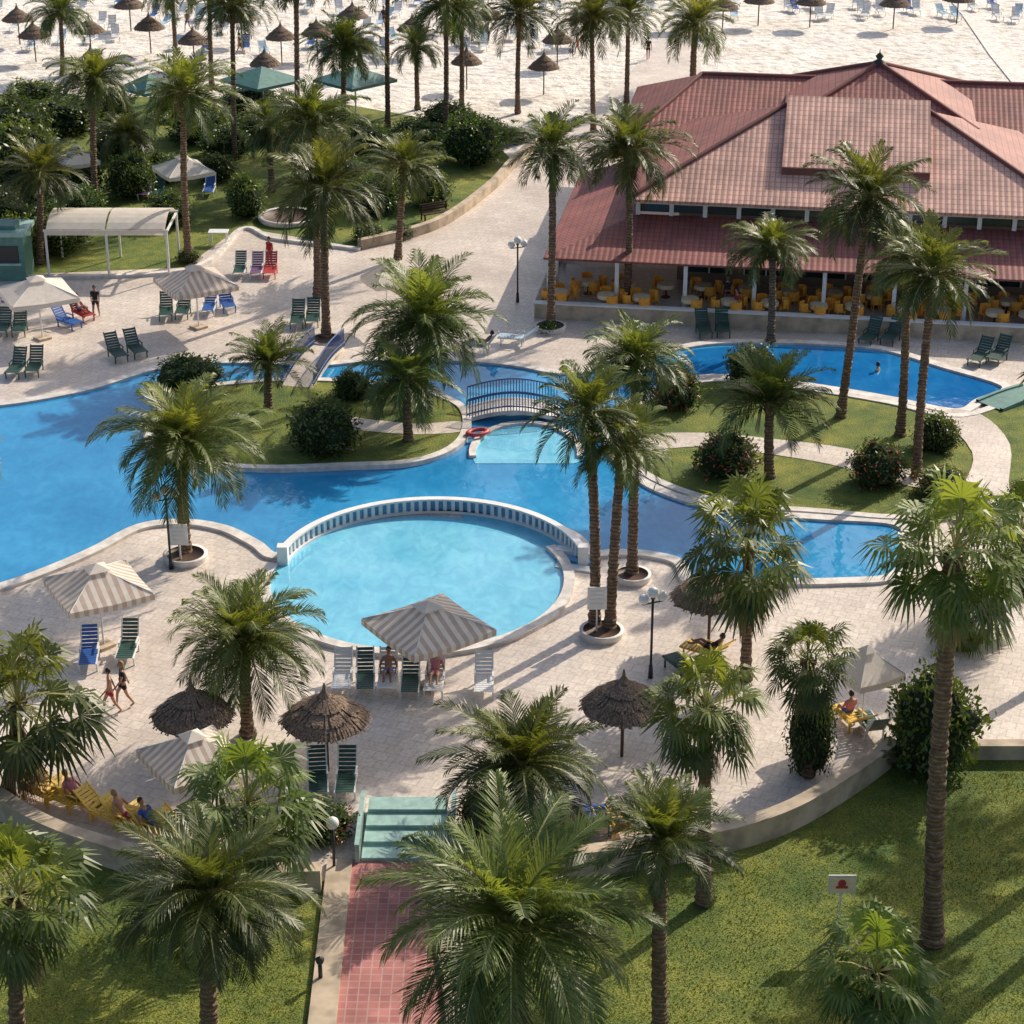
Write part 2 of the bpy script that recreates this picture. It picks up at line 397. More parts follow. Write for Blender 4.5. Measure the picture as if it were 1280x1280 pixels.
def arch_bridge(name,p0,p1,w,rise,deckm,railm,solid=0):
    a=Vector(G(*p0)); c=Vector(G(*p1)); d=(c-a); L_=d.length; d.normalize(); n=Vector((-d.y,d.x))
    par=O(name,None)
    b=MB(); K=16; pts=[]
    for i in range(K+1):
        t=i/K; q=a+d*L_*t; z=.2+rise*math.sin(math.pi*t); pts.append((q,z))
    vs=[];fs=[]
    for q,z in pts:
        for s_ in(-1,1):
            e=q+n*w/2*s_; vs+=[(e.x,e.y,z),(e.x,e.y,z-.2)]
    for i in range(K):
        o=4*i; fs+=[(o,o+4,o+6,o+2),(o+1,o+3,o+7,o+5),(o,o+1,o+5,o+4),(o+2,o+6,o+7,o+3)]
    b.add(vs,fs); b.obj('deck',[deckm],parent=par)
    b=MB()
    for s_ in(-1,1):
        if solid:
            for i in range(K):
                (q0,z0),(q1,z1)=pts[i],pts[i+1]; e0=q0+n*(w/2+.08)*s_; e1=q1+n*(w/2+.08)*s_; f0=q0+n*(w/2-.08)*s_; f1=q1+n*(w/2-.08)*s_
                b.add([(e0.x,e0.y,z0-.3),(e1.x,e1.y,z1-.3),(e1.x,e1.y,z1+solid),(e0.x,e0.y,z0+solid),(f0.x,f0.y,z0-.3),(f1.x,f1.y,z1-.3),(f1.x,f1.y,z1+solid),(f0.x,f0.y,z0+solid)],[(0,1,2,3),(7,6,5,4),(3,2,6,7)])
        else:
            for i in range(K):
                (q0,z0),(q1,z1)=pts[i],pts[i+1]; e0=q0+n*w/2*s_; e1=q1+n*w/2*s_
                for hh in (.2,.9): b.cyl((e0.x,e0.y,z0+hh),(e1.x,e1.y,z1+hh),.035,n=6)
                for t in (0,.5):
                    e=e0.lerp(e1,t); z=z0+(z1-z0)*t; b.cyl((e.x,e.y,z),(e.x,e.y,z+.9),.022,n=5)
    b.obj('railing',[railm],parent=par)
arch_bridge('footbridge',(584,520),(700,520),1.6,.4,M['coping'],M['bridgeblue'])
arch_bridge('footbridge',(412,436),(372,488),1.5,.25,M['pave'],M['bridgeblue'])
arch_bridge('footbridge',(1236,512),(1292,492),1.4,.06,M['teal'],M['teal'],.08)
b=MB(); K=20
vs=[];fs=[]
for i in range(K):
    t=2*math.pi*i/K
    for j in range(8):
        q=2*math.pi*j/8; r=.30+.09*math.cos(q); vs.append((r*1.5*math.cos(t),r*math.sin(t),.1+.09*math.sin(q)))
for i in range(K):
    for j in range(8): fs.append((i*8+j,((i+1)%K)*8+j,((i+1)%K)*8+(j+1)%8,i*8+(j+1)%8))
b.add(vs,fs); o=b.obj('red_pool_float',[M['lred']],True,(*G(597,549),.24)); o.rotation_euler[2]=.5

# ------------------------------------------------------------ palms
def date_crown(seed,n=38,up=82,low=-25,droop=75,wid=.03,K=17):
    random.seed(seed); b=MB()
    for i in range(n):
        t=(i+.5)/n; az=i*2.39996+U(-.35,.35)
        e=math.radians(up+(low-up)*t**.85+U(-9,9)); Ln=U(.78,1.12)*(1 if t>.15 else .75+t)
        dr=math.radians(droop*(.55+.6*math.cos(e))*U(.6,1.25))
        p=Vector((.03*math.cos(az),.03*math.sin(az),0)); h=Vector((math.cos(az),math.sin(az),0)); side=Vector((-math.sin(az),math.cos(az),0))
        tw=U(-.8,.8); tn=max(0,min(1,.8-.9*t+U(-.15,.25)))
        pts=[]
        for k in range(K+1):
            s=k/K; pe=e-dr*s**1.4
            T=h*math.cos(pe)+Vector((0,0,math.sin(pe))); pts.append((p.copy(),T)); p=p+T*Ln/K+side*tw*.01*s
        vs=[];fs=[]
        for k,(q,T) in enumerate(pts):
            w=.013*(1-k/K)+.002; upv=T.cross(side); vs+=[q+side*w,q-side*w,q+upv*(-w)]
        for k in range(K):
            o=3*k
            fs+=[(o,o+1,o+4,o+3),(o+1,o+2,o+5,o+4),(o+2,o,o+3,o+5)]
        b.add(vs,fs,1)
        flat=U(-.1,.5)
        for k in range(2,K+1):
            for hf in (0,.5):
                s=min(1,(k+hf)/K); q,T=pts[k]
                if hf and k<K: q=q.lerp(pts[k+1][0],.5)
                l=.27*math.sin(math.pi*min(1,(s*.80+.16)))**.7+.035
                upv=side.cross(T)*-1
                if upv.z<0: upv=-upv
                for sg in(-1,1):
                    if R()<.05: continue
                    fw=.75+.6*s+U(-.15,.15)
                    d=(T*fw+side*sg*.8+upv*(flat+U(-.1,.2))).normalized()
                    ll=l*U(.75,1.15); wv=T*wid*.5
                    m=q+d*ll*.55+Vector((0,0,-.008)); e2=q+d*ll+Vector((0,0,-.03-.05*R()))
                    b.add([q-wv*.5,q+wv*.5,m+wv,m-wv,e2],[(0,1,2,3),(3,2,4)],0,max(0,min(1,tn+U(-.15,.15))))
    for i in range(5):
        az=U(0,6.28); h=Vector((math.cos(az),math.sin(az),0)); q=Vector((0,0,-.02)); sd=Vector((-math.sin(az),math.cos(az),0))
        e=q+h*.14+Vector((0,0,-.02)); f=e+h*.05+Vector((0,0,-U(.2,.4)))
        for j in range(7):
            o=sd*U(-.07,.07); b.add([e+o*.2,e+o*.2+sd*.012,f+o+Vector((0,0,U(0,.1))),f+o+sd*.01],[(0,1,3,2)],2)
    return b.mesh('date_fronds',[M['date'],M['rachis'],M['dead']],False,True)
def fan_crown(seed,n=48,skirt=18):
    random.seed(seed); b=MB()
    for i in range(n+skirt):
        dead=i>=n
        t=(i+.5)/n; az=i*2.39996+U(-.4,.4)
        e=math.radians(85-135*min(1,t)+U(-12,12)) if not dead else math.radians(U(-85,-60))
        h=Vector((math.cos(az),math.sin(az),0)); side=Vector((-math.sin(az),math.cos(az),0))
        T=h*math.cos(e)+Vector((0,0,math.sin(e)))
        pl=U(.38,.75) if not dead else U(.2,.5)
        T2=(T+Vector((0,0,-.35))).normalized()
        p0=Vector((0,0,-.0 if not dead else -.1-.35*R())); p1=p0+T*pl*.6; p2=p1+T2*pl*.4
        w=.012
        b.add([p0+side*w,p0-side*w,p1+side*w,p1-side*w,p2+side*w,p2-side*w],[(0,1,3,2),(2,3,5,4)],1 if not dead else 2)
        sd=(side+Vector((0,0,U(-.5,.5)))).normalized(); nrm=T2.cross(sd).normalized(); sd=nrm.cross(T2).normalized()
        nb=18; rad=U(.34,.48) if not dead else U(.22,.34); sp=math.radians(U(100,130)) if not dead else .7
        tn=max(0,min(1,.85-.9*t+U(-.2,.2)))
        for k in range(nb):
            a=-sp+2*sp*(k+.5)/nb; d=T2*math.cos(a)+sd*math.sin(a); dn=T2*(-math.sin(a))+sd*math.cos(a)
            rr=rad*(1-.22*abs(a)/sp)*U(.8,1.12); fold=(1 if k%2 else -1)*.01
            wid=rr*.55*sp*2/nb*.5
            m=p2+d*rr*.55+nrm*fold; e2=p2+d*rr+Vector((0,0,-.08-.12*R()))
            b.add([p2,m+dn*wid,m-dn*wid,e2+dn*.003,e2-dn*.003],[(0,2,1),(1,2,4,3)],0 if not dead else 2,max(0,min(1,tn+U(-.12,.12))))
    return b.mesh('fan_leaves',[M['fan'],M['rachis'],M['dead']],False,True)
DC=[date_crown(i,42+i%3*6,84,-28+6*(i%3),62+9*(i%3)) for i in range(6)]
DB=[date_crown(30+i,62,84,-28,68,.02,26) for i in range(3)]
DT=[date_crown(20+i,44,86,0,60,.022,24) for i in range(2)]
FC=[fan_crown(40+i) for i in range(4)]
def trunk(h,top,r,seed,shag=True):
    random.seed(seed); b=MB(); n=12; K=max(8,int(h/.16)); vs=[];fs=[]
    cur=U(-.12,.12)*h*.3
    for k in range(K+1):
        s=k/K; c=Vector((top[0]*s+cur*math.sin(math.pi*s)*.4,top[1]*s,h*s))
        rr=r*(1.35-.35*min(1,s*8))*(1-.22*s)
        if s>.86: rr*=1+.9*(s-.86)/.14*.7
        rr*=1+(.10 if k%2 else -.06)
        for i in range(n):
            t=2*math.pi*(i+.5*(k%2))/n; q=rr*(1+U(-.07,.07)); vs.append((c.x+q*math.cos(t),c.y+q*math.sin(t),c.z+U(-.02,.02)))
    for k in range(K):
        for i in range(n): fs.append((k*n+i,k*n+(i+1)%n,(k+1)*n+(i+1)%n,(k+1)*n+i))
    b.add(vs,fs)
    m=int(30*(1 if shag else .4))
    for i in range(m):
        s=1-.16*R(); az=i*2.4; c=Vector((top[0]*s,top[1]*s,h*s)); d=Vector((math.cos(az),math.sin(az),1.1)).normalized(); sd=Vector((-math.sin(az),math.cos(az),0))
        q=c+Vector((math.cos(az),math.sin(az),0))*r*.8
        b.add([q+sd*.06,q-sd*.06,q+d*.3-sd*.03,q+d*.3+sd*.03],[(0,1,2,3)],1)
    return b.mesh('trunk',[M['bark'],M['dead']])
cnt=0
def palm(kind,u,v,cu,cv,r,tr=.2,lift=0):
    global cnt; cnt+=1
    X,Y=G(u,v); h=max(.6,hgt(Y,cv)); Xt=Xat(cu,Y,h)
    z=(Y*CP+(H-h)*SP); rad=r*z/F
    par=O('fan_palm' if kind=='f' else 'date_palm',None,(X,Y,.03))
    O('trunk',trunk(h,(Xt-X,0),tr,cnt,kind!='f'),(0,0,0),par)
    me={'d':DC if r<95 else DB,'u':DT,'f':FC}[kind]; me=me[cnt%len(me)]
    s=rad*(1.0 if kind=='f' else .98)
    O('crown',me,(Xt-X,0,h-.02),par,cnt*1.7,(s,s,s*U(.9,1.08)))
palms=[
('f',1165,1180,1195,690,118,.27),('f',8,1000,22,880,112,.22),('f',22,1310,22,1120,115,.22),('d',262,1300,262,1115,138,.24),
('f',325,1120,310,1005,108,.2),('d',655,1045,652,955,120,.24),('d',655,1345,640,1150,190,.27),('u',825,1300,828,1050,104,.21),
('f',880,1130,882,885,90,.21),('f',932,850,935,685,98,.2),('f',1010,970,1010,825,68,.2),('f',1098,1310,1095,1215,96,.2),
('d',310,920,305,800,108,.22),('d',232,695,228,550,108,.24),('d',743,785,735,515,84,.2),('d',762,790,778,555,76,.2),('d',790,722,795,450,80,.2),
('u',962,600,962,505,86,.22),('d',1050,525,1085,245,85,.2),('d',963,430,965,310,66,.2),('d',1145,600,1168,340,86,.2),('d',1125,548,1132,322,64,.2),
('d',783,388,785,190,80,.2),('d',688,412,690,185,66,.2),('d',408,425,405,235,88,.22),('d',397,372,390,155,76,.2),
('d',527,520,530,400,102,.24),('d',511,555,508,475,72,.22),('u',335,515,335,455,60,.2),('d',497,325,505,205,62,.2),
('d',236,328,230,115,76,.2),('d',120,265,117,100,62,.2),('d',50,330,50,215,66,.2),('d',293,200,290,5,58,.18),('d',372,230,370,-25,60,.18),
('d',485,160,485,-40,60,.18),('d',557,180,557,5,64,.18),('d',577,140,577,25,44,.18),('d',647,142,650,15,60,.18),('d',522,137,520,60,38,.18),
('d',742,165,740,25,57,.18),('d',783,130,785,15,55,.18),('d',866,108,870,30,54,.25),('d',220,70,215,-15,50,.18),('d',265,112,262,-20,50,.18),
('d',78,95,75,15,50,.18),('d',430,180,430,60,58,.2),('f',1300,860,1275,670,84,.2),('d',340,240,338,160,50,.2),('d',160,230,158,170,48,.2),
('f',1215,800,1210,780,58,.2),('f',-60,760,-70,560,80,.2),('f',1360,700,1360,460,90,.2),
('d',1420,1010,1420,700,110,.24),('d',1390,1120,1400,830,110,.24),('d',1480,880,1480,600,100,.24)]
for p in palms: palm(*p)

# ------------------------------------------------------------ shrubs
def bushmesh(seed,flowers=0,n=2200):
    random.seed(seed); b=MB()
    def rad(d): return .82+.28*noise.noise(d*1.8+Vector((seed,0,0)))+.12*noise.noise(d*4.5)
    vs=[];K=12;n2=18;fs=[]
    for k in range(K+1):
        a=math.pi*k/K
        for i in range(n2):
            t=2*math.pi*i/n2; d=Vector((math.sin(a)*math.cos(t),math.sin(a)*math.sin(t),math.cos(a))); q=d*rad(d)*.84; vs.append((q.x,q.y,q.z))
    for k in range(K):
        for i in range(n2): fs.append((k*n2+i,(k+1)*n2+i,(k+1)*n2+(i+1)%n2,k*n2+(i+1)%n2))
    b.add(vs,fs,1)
    for i in range(n):
        z=U(-.75,1); t=U(0,6.283); d=Vector((math.sqrt(max(0,1-z*z))*math.cos(t),math.sqrt(max(0,1-z*z))*math.sin(t),z))
        q=d*rad(d)*U(.8,1.13); s=U(.035,.08)
        a=Vector((U(-1,1),U(-1,1),U(-1,1)))+d*.6; a.normalize(); c=a.cross(Vector((U(-1,1),U(-1,1),U(-1,1)))).normalized()
        fl=R()<flowers
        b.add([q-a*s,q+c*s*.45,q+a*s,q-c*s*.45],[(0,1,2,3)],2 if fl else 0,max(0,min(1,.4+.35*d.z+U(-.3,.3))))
    return b.mesh('shrub',[M['leaf'],M['core'],M['flower']],False,True)
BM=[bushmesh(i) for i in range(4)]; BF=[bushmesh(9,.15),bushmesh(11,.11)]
bc=0
def bush(u,v,r,vt,fl=0,name='shrub'):
    global bc; bc+=1
    X,Y=G(u,v); rr=r/S(v); h=max(.5,hgt(Y+rr*.3,vt))
    me=(BF if fl else BM)[bc%(2 if fl else 4)]
    O(name,me,(X,Y+rr*.5,h*.42),None,bc*1.3,(rr*1.08,rr*1.08,h*.6))
for a in [(235,497,46,447),(403,575,46,500),(440,505,26,462),(847,518,31,455,1),(908,602,43,540,1),(940,490,36,430),(1100,615,38,552,1),(1172,570,30,515),
 (1180,628,36,585,1),(604,1048,34,990,1),(405,1058,36,1005,1),(306,275,26,215),(686,418,14,402),(590,210,42,140),(610,190,30,150),(560,170,40,128),
 (20,250,60,150),(90,250,40,190),(160,250,36,190),(150,200,40,150),(250,180,50,130),(330,180,36,140),(420,250,40,190),(470,270,36,215),(450,200,40,150),
 (535,260,30,210),(360,160,46,125),(270,230,26,190),(15,190,50,120),(80,170,50,120),(20,330,30,270),(70,320,40,270),(210,285,30,240),(235,330,16,312),(280,200,36,160),(520,190,40,150),(640,180,24,160),
 (60,300,30,250),(100,285,36,235),(0,290,36,235),(400,300,20,280),(460,305,22,280),(320,1080,40,1040),(1290,640,30,600),(200,230,30,190),(310,140,40,110),(40,140,40,100),(130,150,40,110),(220,150,30,115),(500,300,18,280)]: bush(*a)
bush(1170,978,64,838,0,'cypress_shrub')
bush(1012,975,30,850,0,'cypress_shrub')

def planter(u,v,r,h=.26):
    b=MB(); R_=r/S(v)
    b.lathe([(R_*.94,0),(R_,h*.9),(R_,h),(R_*.84,h)],28,mi=0); b.lathe([(R_*.84,h),(R_*.83,h*.75),(.01,h*.8)],28,mi=1)
    b.obj('tree_planter',[M['coping'],M['darkwood']],True,(*G(u,v),.03))
for a in [(752,795,28),(790,725,24),(232,700,28),(408,430,22),(688,413,20),(360,275,38),(783,395,18)]: planter(*a)

# ------------------------------------------------------------ umbrellas
def canopy_mesh(w=4.4,zh=2.4,rise=.95):
    b=MB(); h=w/2; K=18
    for q in range(4):
        ca,sa=math.cos(q*math.pi/2),math.sin(q*math.pi/2)
        T=lambda a,r,z:(a*h*ca+r*h*sa, a*h*sa-r*h*ca, z)
        zz=lambda r,a:zh+rise*(1-r)**1.08-.06*(1-abs(a))*r
        for i in range(K):
            a0=-1+2*i/K; a1=-1+2*(i+1)/K
            am=i%2
            r0,r1=abs(a0),abs(a1)
            m0,m1=(1+r0)/2,(1+r1)/2
            b.add([T(a0,1,zz(1,a0)),T(a1,1,zz(1,a1)),T(a1,m1,zz(m1,a1)),T(a0,m0,zz(m0,a0)),T(a1,r1,zz(r1,a1)),T(a0,r0,zz(r0,a0))],[(0,1,2,3),(3,2,4,5)],am)
            b.add([T(a0,1.003,zz(1,a0)-.22),T(a1,1.003,zz(1,a1)-.22),T(a1,1.003,zz(1,a1)),T(a0,1.003,zz(1,a0))],[(0,1,2,3)],am)
        c=.26
        b.add([T(-c,c,zh+rise*.86),T(c,c,zh+rise*.86),(0,0,zh+rise*1.12)],[(0,1,2)],0)
        b.cyl((0,0,zh+rise*.9),T(.98,.98,zh+.02),.025,n=5,mi=2)
        b.cyl((0,0,zh-.1),T(.5,.5,zh+rise*.46),.02,n=5,mi=2)
    b.cyl((0,0,0),(0,0,zh+rise*1.1),.045,mi=2)
    b.box((0,0,.06),(.9,.9,.12),.3,3)
    return b.mesh('parasol',[M['canvas'],M['stripe'],M['pole'],M['stone']])
def translucent(m,f):
    nt=m.node_tree; b=nt.nodes['Principled BSDF']; tr=nt.nodes.new('ShaderNodeBsdfTranslucent'); mx=nt.nodes.new('ShaderNodeMixShader'); mx.inputs[0].default_value=f
    nt.links.new(b.inputs['Base Color'].links[0].from_socket,tr.inputs['Color']); nt.links.new(b.outputs[0],mx.inputs[1]); nt.links.new(tr.outputs[0],mx.inputs[2])
    nt.links.new(mx.outputs[0],nt.nodes['Material Output'].inputs['Surface'])
translucent(M['canvas'],.3); translucent(M['stripe'],.25)
CAN=canopy_mesh(rise=.8)
CANW=CAN.copy(); CANW.materials[1]=M['canvas']
def parasol(u,vt,wpx,rz=0,me=None,hz=3.4):
    ang=P+math.atan((vt-640)/F); Y=(H-hz)/math.tan(ang); X=Xat(u,Y,hz)
    w=wpx*(Y*CP+(H-2.4)*SP)/F
    s=w/4.4/ (abs(math.cos(rz))+abs(math.sin(rz)))
    O('striped_parasol',me or CAN,(X,Y,.03),None,rz,(s,s,hz/3.35))
parasol(535,750,170,.62); parasol(120,703,148,.5); parasol(243,330,112,.5); parasol(45,343,112,.45,CANW); parasol(240,912,150,.6)
parasol(1085,805,95,.5,CANW); parasol(482,326,66,.5,CANW); parasol(228,192,82,.5,CANW); parasol(95,180,60,.5,CANW)
def thatch_mesh(seed,r=1.45,zh=2.0,rise=1.25):
    random.seed(seed); b=MB()
    prof=[(.02,rise),(.05,rise*.82),(.16,rise*.62),(.34,rise*.45),(.62,rise*.27),(.86,rise*.1),(1.0,-.08)]
    b.lathe([(a*r,zh+z) for a,z in prof],40,mi=0,jit=.025)
    b.lathe([(.98*r,zh-.09),(.5*r,zh+.2),(.05*r,zh+.45)],24,mi=0)
    for tier,(f0,f1) in enumerate(((.16,.5),(.42,.78),(.7,1.06))):
        for i in range(150):
            t=U(0,6.283)
            def P_(f,off=0):
                f=min(f,1.06)
                for k in range(len(prof)-1):
                    if prof[k][0]<=f<=prof[k+1][0]:
                        g=(f-prof[k][0])/(prof[k+1][0]-prof[k][0]); z=prof[k][1]+(prof[k+1][1]-prof[k][1])*g; break
                else: z=-.08-(f-1)*1.0
                return z
            a=U(f0,f0+.1); c=f1*U(.93,1.05); w=.035
            z0=P_(a)+.03; z1=P_(c)+.035+.02*(3-tier)
            ct,st=math.cos(t),math.sin(t)
            b.add([(r*a*ct-w*st,r*a*st+w*ct,zh+z0),(r*a*ct+w*st,r*a*st-w*ct,zh+z0),(r*c*ct+w*st,r*c*st-w*ct,zh+z1),(r*c*ct-w*st,r*c*st+w*ct,zh+z1)],[(0,1,2,3)],0)
    b.cyl((0,0,0),(0,0,zh+.6),.06,mi=1)
    return b.mesh('thatched_parasol',[M['thatch'],M['darkwood']])
TH=[thatch_mesh(i) for i in range(3)]
def thatchp(u,vt,wpx,k=0,name='thatched_parasol'):
    hz=3.25; ang=P+math.atan((vt-640)/F); Y=(H-hz)/math.tan(ang); X=Xat(u,Y,hz); w=wpx*(Y*CP+(H-2)*SP)/F
    s=w/2.95; O(name,TH[k%3],(X,Y,.02),None,k*1.1,(s,s,1))
thatchp(238,850,102,0); thatchp(405,855,110,1); thatchp(780,838,106,2); thatchp(890,705,100,3)
random.seed(5)
for (u,vt) in [(40,28),(110,22),(112,60),(185,18),(330,62),(350,30),(583,60),(680,66),(697,34),(20,8),(240,35),(300,8),(395,25),(440,4),(515,20),(610,5),(730,8),(160,-8),(560,-8),(905,-6),(950,-14),(1015,-12),(1120,-10),(450,45),(1200,-16),(860,-10)]:
    thatchp(u,vt-4,39,int(R()*3),'beach_thatched_parasol')

# ------------------------------------------------------------ loungers
def lounger_mesh(fm,sm,ang=55):
    b=MB(); w=.62
    for s in(-1,1):
        b.box((s*w/2,.0,.36),(.05,1.35,.06),0,0)
        for y in(-.55,.5): b.box((s*w/2,y,.17),(.05,.06,.34),0,0)
        b.box((s*w/2,-.35,.56),(.06,.5,.04),0,0); b.box((s*w/2,-.12,.46),(.04,.04,.2),0,0)
    for i in range(9): b.box((0,-.55+i*.145,.395),(w-.04,.115,.025),0,1)
    a=math.radians(ang); cy_,cz=-.6,.40
    for i in range(6):
        t=.08+i*.135; M4=Matrix.Rotation(-a,3,'X')
        b.box((0,cy_-t*math.cos(a),cz+t*math.sin(a)),(w-.05,.11,.025),0,1,M4)
    for s in(-1,1):
        b.box((s*w/2*.96,cy_-.42*math.cos(a),cz+.42*math.sin(a)),(.05,.86,.05),0,0,Matrix.Rotation(-a,3,'X'))
    return b.mesh('sun_lounger',[fm,sm])
LM={'g':lounger_mesh(M['lgreen'],M['lgreen']),'w':lounger_mesh(M['lwhite'],M['lgreen']),'W':lounger_mesh(M['lwhite'],M['lwhite']),'b':lounger_mesh(M['lwhite'],M['lblue']),'r':lounger_mesh(M['lred'],M['lred']),
'y':lounger_mesh(M['lyellow'],M['lyellow'],40),'p':lounger_mesh(M['lwhite'],M['lpurple']),'B':lounger_mesh(M['lblue'],M['lblue']),'t':lounger_mesh(M['lwhite'],M['towel'],35)}
pi=math.pi
def lounger(u,v,k,h): O('sun_lounger',LM[k],(*G(u,v),.03),None,h)
for a in [(208,398,'g',pi+.1),(229,396,'g',pi),(4,418,'g',pi),(25,418,'g',pi+.1),(20,470,'g',pi-.1),(43,468,'g',pi),(148,450,'g',pi+.5),(172,445,'g',pi+.5),(372,408,'g',pi),(391,406,'g',pi),
 (880,420,'g',pi+.1),(903,419,'g',pi),(1085,430,'g',pi-.5),(1112,429,'g',pi-.5),(1222,455,'g',pi-.6),(1245,453,'g',pi-.6),(262,392,'b',pi),(285,388,'B',pi+.3),(105,400,'r',pi+.7),(88,410,'B',pi+.9),
 (181,248,'p',pi),(198,248,'g',pi),(262,244,'b',pi),(300,345,'w',pi),(321,346,'p',pi),(338,346,'r',pi),
 (428,862,'W',pi),(457,862,'w',pi+.05),(485,862,'W',pi),(513,866,'w',pi),(543,865,'W',pi-.05),(605,866,'W',pi),(398,990,'w',pi+.1),(433,990,'w',pi),(112,832,'b',pi+.1),(160,824,'w',pi),
 (55,1000,'y',pi+1),(82,1008,'y',pi+1),(110,1014,'y',pi+1),(140,1030,'y',pi+1),(172,1040,'y',pi+1),(205,1050,'y',pi+1),(240,1058,'y',pi+1),(690,1035,'B',.2),(720,1038,'g',.2),(745,1035,'B',.1),(775,1040,'y',.2),
 (875,822,'y',1),(640,430,'t',1.4),(595,440,'b',1.2),(1060,905,'y',.4),(1085,915,'w',.2),(850,840,'g',.5),(5,385,'p',1)]: lounger(*a)
random.seed(12)
for i in range(115):
    u=U(-20,1290); v=U(2,78) if u<740 else U(0,28)
    lounger(u,v,random.choice('bWtWW'),pi+U(-.3,.3))

# ------------------------------------------------------------ pergola, kiosk, awnings
def pergola(u0,u1,v,depth,h=2.6):
    X0,Y0=G(u0,v); X1,_=G(u1,v); w=(X1-X0)/2
    par=O('canvas_pergola',None,(X0,Y0,.03)); b=MB(); c=MB()
    for i in range(3):
        for y in (0,depth): b.cyl((i*w,y,0),(i*w,y,h),.07,n=8)
    for y in (0,depth): b.box((w,y,h+.04),(2*w+.2,.1,.1))
    for i in range(3): b.box((i*w,depth/2,h-.05),(.1,depth,.1))
    for i in range(2):
        K=8
        for k in range(K):
            t0,t1=k/K,(k+1)/K; z=lambda t:h+.12+.5*math.sin(math.pi*t)**.8
            y0,y1=depth*t0,depth*t1
            c.add([(i*w+.05,y0,z(t0)),((i+1)*w-.05,y0,z(t0)),((i+1)*w-.05,y1,z(t1)),(i*w+.05,y1,z(t1))],[(0,1,2,3)])
        c.add([(i*w+.05,-.06,h+.1),((i+1)*w-.05,-.06,h+.1),((i+1)*w-.05,-.06,h-.2),(i*w+.05,-.06,h-.2)],[(0,1,2,3)])
    b.obj('posts',[M['pole']],parent=par); c.obj('canvas_roof',[M['canvas']],parent=par)
pergola(62,212,348,3.6)
x,y=G(8,352); par=O('green_kiosk',None,(x,y,.03)); b=MB()
b.box((0,1,1.25),(2.2,2,2.5),0,0); b.box((0,1,2.62),(2.6,2.4,.24),0,1); b.box((0,-.03,1.5),(1.6,.06,.9),0,2); b.box((0,-.15,1.0),(1.9,.3,.08),0,1); b.box((0,1,2.85),(1.4,1.3,.22),0,0)
b.obj('kiosk_body',[M['teal'],M['glassgreen'],M['dark']],parent=par)
for (u,v,w) in [(190,150,3.0),(330,140,4.2),(445,140,4.2)]:
    X,Y=G(u,v); b=MB(); b.cyl((0,0,0),(0,0,2.6),.06,mi=1); h=w/2
    for q in range(4):
        a0=q*pi/2;a1=a0+pi/2; b.add([(h*1.4*math.cos(a0),h*1.4*math.sin(a0),2.3),(h*1.4*math.cos(a1),h*1.4*math.sin(a1),2.3),(0,0,3.2)],[(0,1,2)],0)
        b.add([(h*1.4*math.cos(a0),h*1.4*math.sin(a0),2.3),(h*1.4*math.cos(a1),h*1.4*math.sin(a1),2.3),(h*1.4*math.cos(a1),h*1.4*math.sin(a1),2.1),(h*1.4*math.cos(a0),h*1.4*math.sin(a0),2.1)],[(0,1,2,3)],0)
    b.obj('green_parasol',[M['teal'],M['pole']],False,(X,Y,0))

# ------------------------------------------------------------ restaurant
ang=-.149; BO=Vector((1.6,101.6,0))
rest=O('restaurant_building',None,(BO.x,BO.y,.03),None,ang)
def roofpart(name,faces,mat,parent=rest,thick=.18):
    me=bpy.data.meshes.new(name); vs=[];fs=[];uvs=[]
    for f in faces:
        o=len(vs); P_=[Vector(p) for p in f]; n=(P_[1]-P_[0]).cross(P_[2]-P_[0]).normalized()
        if n.z<0: P_=P_[::-1]; n=-n
        up=(Vector((0,0,1))-n*n.z); up=up.normalized() if up.length>1e-4 else Vector((0,1,0)); e=up.cross(n)
        vs+=[p[:] for p in P_]; fs.append(tuple(range(o,o+len(P_)))); uvs+=[(p.dot(e),p.dot(up)) for p in P_]
    me.from_pydata(vs,[],fs); l=me.uv_layers.new(name='UVMap')
    for poly in me.polygons:
        for li in poly.loop_indices: l.data[li].uv=uvs[me.loops[li].vertex_index]
    me.materials.append(mat); o=O(name,me,(0,0,0),parent)
    s=o.modifiers.new('s','SOLIDIFY'); s.thickness=thick; s.offset=-1
    return o
def hip(x0,x1,y0,y1,ze,rx0,rx1,ry,zr):
    a,b_,c,d=(x0,y0,ze),(x1,y0,ze),(x1,y1,ze),(x0,y1,ze); r0,r1=(rx0,ry,zr),(rx1,ry,zr)
    if rx0==rx1: return [[a,b_,r0],[b_,c,r0],[c,d,r0],[d,a,r0]]
    return [[a,b_,r1,r0],[b_,c,r1],[c,d,r0,r1],[d,a,r0]]
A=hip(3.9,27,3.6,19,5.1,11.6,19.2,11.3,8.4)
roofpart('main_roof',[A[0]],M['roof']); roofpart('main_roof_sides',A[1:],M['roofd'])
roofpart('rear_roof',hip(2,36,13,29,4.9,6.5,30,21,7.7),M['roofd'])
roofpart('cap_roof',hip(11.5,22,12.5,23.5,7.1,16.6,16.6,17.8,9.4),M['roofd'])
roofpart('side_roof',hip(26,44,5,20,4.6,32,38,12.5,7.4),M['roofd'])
y0,y1=5.9,11.5; sl=(8.4-5.1)/(11.3-3.6); zf=lambda y:5.1+(y-3.6)*sl
x0,x1=11.7,19.3; up=.42
roofpart('raised_roof',[[(x0,y0,zf(y0)+up),(x1,y0,zf(y0)+up),(x1,y1,zf(y1)+up),(x0,y1,zf(y1)+up)]],M['roof'],thick=.1)
b=MB()
b.add([(x0,y0,zf(y0)+up-.1),(x1,y0,zf(y0)+up-.1),(x1,y0,zf(y0)-.02),(x0,y0,zf(y0)-.02)],[(0,1,2,3)])
